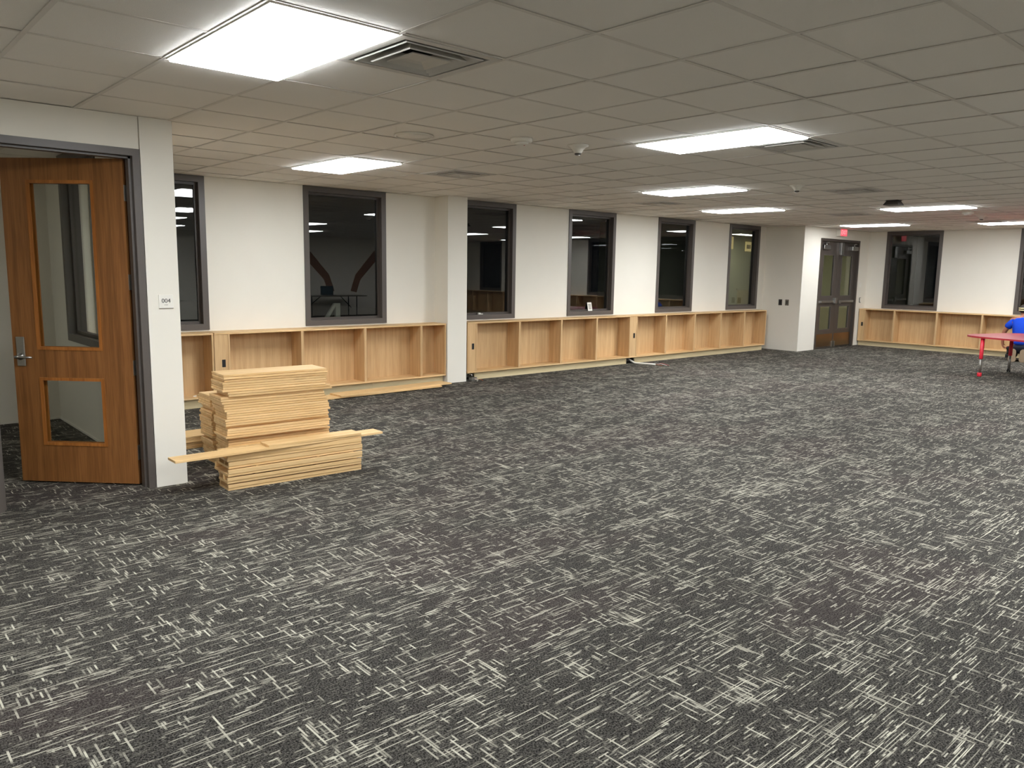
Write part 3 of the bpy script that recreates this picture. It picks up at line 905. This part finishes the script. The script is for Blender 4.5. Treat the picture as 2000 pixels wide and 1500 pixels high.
# ------------------------------------------------------------------ kneeling person
def skin(name, mat, parent, verts, edges, radii, sub=2, root=0):
    me = bpy.data.meshes.new(name)
    me.from_pydata([Vector(v) for v in verts], edges, [])
    o = link(name, me, parent)
    md = o.modifiers.new('skin', 'SKIN')
    sv = me.skin_vertices[0].data
    for i, r in enumerate(radii):
        sv[i].radius = (r, r) if not isinstance(r, tuple) else r
        sv[i].use_root = (i == root)
    md.use_smooth_shade = True
    ss = o.modifiers.new('sub', 'SUBSURF')
    ss.levels = ss.render_levels = sub
    dg = bpy.context.evaluated_depsgraph_get()
    m2 = bpy.data.meshes.new_from_object(o.evaluated_get(dg))
    o.modifiers.clear()
    o.data = m2
    m2.materials.clear()
    m2.materials.append(mat)
    for p in m2.polygons:
        p.use_smooth = True
    return o
pr = thing('person', 'kneeling person in a blue t-shirt, back turned, holding a power tool', 'person', (18.20, 4.925, 0), 0.10)
V, E, Rr = [], [], []
def jv(p, r, prev=None):
    V.append(p); Rr.append(r)
    if prev is not None:
        E.append((prev, len(V) - 1))
    return len(V) - 1
pel = jv((0.00, 0, 0.33), 0.125)
sp1 = jv((0.03, 0, 0.50), 0.118, pel)
sp2 = jv((0.06, 0, 0.68), 0.132, sp1)
sp3 = jv((0.08, 0, 0.82), 0.115, sp2)
nk = jv((0.105, 0, 0.90), 0.058, sp3)
nk2 = jv((0.125, 0, 0.945), 0.056, nk)
hd1 = jv((0.145, 0, 1.00), 0.078, nk2)
hd2 = jv((0.155, 0, 1.06), 0.092, hd1)
hd3 = jv((0.150, 0, 1.105), 0.070, hd2)
nose = jv((0.262, 0, 1.015), 0.014, hd1)
ends = {}
for s_ in (1, -1):
    sh_ = jv((0.085, 0.175 * s_, 0.825), 0.070, sp3)
    if s_ > 0:
        el, wr, pm = (0.10, 0.315, 0.585), (0.14, 0.335, 0.385), (0.15, 0.33, 0.325)
    else:
        el, wr, pm = (0.26, -0.30, 0.62), (0.46, -0.20, 0.55), (0.53, -0.17, 0.54)
    e_ = jv(el, 0.045, sh_)
    w_ = jv(wr, 0.029, e_)
    p_ = jv(pm, 0.034, w_)
    ends[s_] = p_
    d = (Vector(pm) - Vector(wr)).normalized()
    side = Vector((0, -s_, 0)).cross(d).normalized() if s_ > 0 else Vector((0, 1, 0))
    for q in range(4):
        b0 = Vector(pm) + d * 0.035 + side * (0.028 - 0.0185 * q)
        m1 = b0 + d * 0.035 + Vector((0.0, -0.018 * s_, 0))
        m2 = m1 + d * 0.012 + Vector((0.0, -0.030 * s_, 0))
        i1 = jv(tuple(b0), 0.010, p_)
        i2 = jv(tuple(m1), 0.009, i1)
        jv(tuple(m2), 0.008, i2)
    th0 = Vector(pm) + side * 0.035 + Vector((0, -0.01 * s_, 0))
    i1 = jv(tuple(th0), 0.011, p_)
    jv(tuple(th0 + d * 0.03 + Vector((0, -0.025 * s_, 0))), 0.009, i1)
    hp = jv((0.01, 0.095 * s_, 0.29), 0.105, pel)
    kn = jv((0.40, 0.165 * s_, 0.085), 0.062, hp)
    an = jv((-0.02, 0.13 * s_, 0.105), 0.042, kn)
body = skin('body', M_SKIN, pr, V, E, Rr, 2)
# ears
for s_ in (1, -1):
    mb = MB().lathe([(0.004, -0.008), (0.022, -0.004), (0.026, 0.004), (0.016, 0.009), (0.004, 0.006)], 14, (0.135, 0.092 * s_, 1.03), 'y')
    mb.build('ear', M_SKIN, pr, smooth=True)
    MB().lathe([(0.003, -0.006), (0.010, 0.0), (0.003, 0.006)], 10, (0.235, 0.032 * s_, 1.045), 'x').build('eye', M_HAIR, pr, smooth=True)
MB().lathe([(0.003, -0.004), (0.018, 0.0), (0.003, 0.004)], 10, (0.232, 0, 0.978), 'x').build('mouth', M_RED, pr, smooth=True)
# hair / cap: half shell around the skull
def dome(cx, cy_, cz, rx, ry, rz_, cut, seg=24, rings=10, tilt=0.0):
    mb = MB()
    prof = []
    for i in range(rings + 1):
        a = -cut + (PI / 2 + cut) * i / rings
        prof.append((max(0.002, math.cos(a)), math.sin(a)))
    mb.lathe(prof, seg)
    ct, st_ = math.cos(tilt), math.sin(tilt)
    vv = []
    for x, y, z_ in mb.v:
        x, y, z_ = x * rx, y * ry, z_ * rz_
        vv.append((cx + x * ct + z_ * st_, cy_ + y, cz - x * st_ + z_ * ct))
    mb.v = vv
    return mb
dome(0.142, 0, 1.055, 0.105, 0.099, 0.105, 0.65, tilt=-0.35).build('hair', M_HAIR, pr, smooth=True)
for z_, rr in ((1.075, 0.108), (1.035, 0.107)):
    pts = [(0.142 + rr * math.cos(a) * 1.0, 0.103 * math.sin(a), z_) for a in [PI * 0.5 + PI * i / 12 for i in range(13)]]
    MB().tube(pts, 0.009, 8).build('head_strap', M_CREAM, pr, smooth=True)
# shirt
V, E, Rr = [], [], []
a0 = jv((-0.015, 0, 0.30), (0.165, 0.155)); a1 = jv((0.02, 0, 0.42), (0.165, 0.145), a0); a2 = jv((0.05, 0, 0.60), (0.172, 0.150), a1)
a3 = jv((0.07, 0, 0.75), (0.165, 0.140), a2); a4 = jv((0.092, 0, 0.855), (0.10, 0.09), a3); a5 = jv((0.105, 0, 0.895), 0.070, a4)
for s_ in (1, -1):
    b1 = jv((0.085, 0.165 * s_, 0.80), 0.092, a3)
    tgt = Vector((0.10, 0.315, 0.585)) if s_ > 0 else Vector((0.26, -0.30, 0.62))
    src = Vector((0.085, 0.175 * s_, 0.825))
    b2 = jv(tuple(src.lerp(tgt, 0.45)), 0.080, b1)
    b3 = jv(tuple(src.lerp(tgt, 0.72)), 0.074, b2)
skin('shirt', M_SHIRT, pr, V, E, Rr, 2)
# trousers
V, E, Rr = [], [], []
a0 = jv((-0.01, 0, 0.36), (0.15, 0.14)); a1 = jv((0.0, 0, 0.29), (0.16, 0.15), a0)
for s_ in (1, -1):
    h1 = jv((0.03, 0.105 * s_, 0.27), 0.118, a1)
    h2 = jv((0.24, 0.14 * s_, 0.18), 0.092, h1)
    h3 = jv((0.41, 0.165 * s_, 0.085), 0.074, h2)
    h4 = jv((0.20, 0.15 * s_, 0.075), 0.066, h3)
    h5 = jv((0.00, 0.135 * s_, 0.085), 0.058, h4)
skin('trousers', M_JEANS, pr, V, E, Rr, 2)
for s_ in (1, -1):
    # shoe standing on its toes, the sole facing backwards
    yq = 0.095 * s_
    sh = MB()
    prof = [(0.03, 0.0), (0.066, 0.012), (0.078, 0.06), (0.066, 0.12), (0.070, 0.19), (0.060, 0.235), (0.025, 0.262)]
    for r_, h_ in prof:
        pass
    k = len(prof)
    seg = 14
    for r_, h_ in prof:
        for i in range(seg):
            a = 2 * PI * i / seg
            sh.v.append((-0.055 + 0.05 * math.cos(a) * (r_ / 0.06), yq + r_ * 0.85 * math.sin(a), h_))
    for j in range(k - 1):
        for i in range(seg):
            d = (i + 1) % seg
            sh.f.append((j * seg + i, j * seg + d, (j + 1) * seg + d, (j + 1) * seg + i))
    sh.f += [tuple(reversed(range(seg))), tuple((k - 1) * seg + i for i in range(seg))]
    so = sh.build('shoe', M_SHOE, pr, smooth=True)
    outl = [(yq + r_ * 0.92 * e_, h_) for e_ in (1,) for r_, h_ in prof] + [(yq - r_ * 0.92, h_) for r_, h_ in reversed(prof)]
    mb = MB().prism(outl, 0.0, 0.022)
    mb.v = [(-0.125 + c, a, b) for a, b, c in mb.v]
    mb.build('shoe_sole', M_SOLE, so, bevel=0.004)
# power tool in the left hand
t = thing('power_drill', 'dark power drill with red trim in the left hand of the kneeling person', 'drill', (18.33, 5.17, 0.255), 0.3)
MB().lathe([(0.018, -0.10), (0.034, -0.09), (0.036, 0.03), (0.028, 0.05), (0.022, 0.08), (0.010, 0.10)], 16, (0, 0, 0.0), 'x').build('drill_body', M_BLACK, t, smooth=True)
MB().lathe([(0.037, -0.04), (0.038, -0.02), (0.037, 0.0)], 16, (0, 0, 0), 'x').build('trim_ring', M_REDP, t, smooth=True)
MB().tube([(-0.05, 0, -0.02), (-0.06, 0, -0.09), (-0.05, 0, -0.13)], [0.022, 0.020, 0.024], 10).build('drill_handle', M_DARK, t, smooth=True)
box(-0.105, 0.015, -0.036, 0.036, -0.195, -0.130).build('battery', M_BLACK, t, bevel=0.006)
MB().lathe([(0.005, 0.10), (0.004, 0.17)], 8, (0, 0, 0), 'x').build('drill_bit', M_STEEL, t)

# ------------------------------------------------------------------ stairwell furnishing
t = thing('stairwell_lamp', 'glowing lamp strip in the stairwell seen through the last window', 'lamp', (18.6, 11.3, HC))
box(-0.9, 0.9, -0.15, 0.15, -0.05, -0.002).build('lamp_housing', M_VENT, t)
box(-0.88, 0.88, -0.13, 0.13, -0.058, -0.048).build('lamp_diffuser', M_LAMPV, t)
t = thing('stairwell_sign', 'small yellow lit sign with dark marks seen through the last window', 'sign', (20.05, 12.4, 2.44))
box(-0.14, 0.14, -0.03, 0, -0.13, 0.13).build('sign_panel', M_YSIGN, t)
mb = MB()
for i in range(3):
    mb.box(-0.10 + i * 0.07, -0.055 + i * 0.07, -0.034, -0.029, -0.06, 0.05)
mb.build('sign_marks', M_INK, t)
t = thing('stairwell_plate', 'narrow yellow lit plate left of the yellow sign in the last window', 'sign', (19.22, 12.4, 2.52))
box(-0.045, 0.045, -0.03, 0, -0.17, 0.17).build('plate_face', M_YSIGN, t)
box(-0.055, 0.055, -0.035, 0, 0.17, 0.19).build('plate_cap', M_DARK, t)
t = thing('notice_board', 'pale low notice board seen through the last window', 'board', (19.93, 12.399, 0.72))
box(-0.30, 0.30, -0.04, 0, -0.5, 0.5).build('panel_board', M_CREAM, t)
box(-0.36, 0.36, -0.05, -0.0, 0.5, 0.54).build('panel_cap', M_VEST, t)

# ------------------------------------------------------------------ things seen only as reflections in the window beside the stacked boards
t = thing('folding_table', 'folding table with dark legs reflected in the wide window', 'table', (13.3, -4.92, 0))
box(-1.22, 1.22, -0.36, 0.36, 0.695, 0.725).build('tabletop', M_TAUPE, t, bevel=0.004)
for x in (-0.85, 0.85):
    for y in (-0.28, 0.28):
        MB().tube([(x, y, 0.0), (x, y, 0.695)], 0.018, 8).build('leg', M_BLACK, t)
    MB().tube([(x, -0.1, 0.3), (x * 0.45, 0, 0.69)], 0.014, 8).build('brace', M_BLACK, t)
t = thing('laptop', 'open dark laptop on the reflected folding table', 'laptop', (13.2, -4.85, 0.7255), PI)
box(-0.18, 0.18, -0.13, 0.13, 0, 0.018).build('keyboard_base', M_DARK, t)
o = box(-0.24, 0.24, -0.005, 0.005, 0, 0.30).build('screen_lid', M_TEAL, t, (0, 0.13, 0.018))
t = thing('trestle', 'white A-shaped trestle standing outside behind the wide window glass', 'trestle', (5.52, 9.85, 0.35))
mb = MB().prism([(-0.044, 0.832), (0.0, 0.832), (-0.55, 0.0), (-0.64, 0.0)], -0.02, 0.02)
mb.v = [(a, c, b) for a, b, c in mb.v]
mb.build('slanted_leg', M_WHITE, t)
box(-0.025, 0.044, -0.02, 0.02, 0.0, 0.832).build('upright_leg', M_WHITE, t)
box(-0.30, -0.02, -0.015, 0.015, 0.42, 0.46).build('cross_bar', M_WHITE, t)
t = thing('wall_mural', 'brown arched band painted on the reflected rear wall', 'mural', (14.15, YR, 0))
for s_ in (-1, 1):
    mb = MB().prism([(s_ * 1.40, 1.95), (s_ * 1.32, 2.30), (s_ * 0.52, 1.42), (s_ * 0.32, 0.85), (s_ * 0.56, 0.80), (s_ * 0.72, 1.25)], 0.0, 0.012)
    mb.v = [(a, c, b) for a, b, c in mb.v]
    mb.build('mural_band', M_BROWN, t)
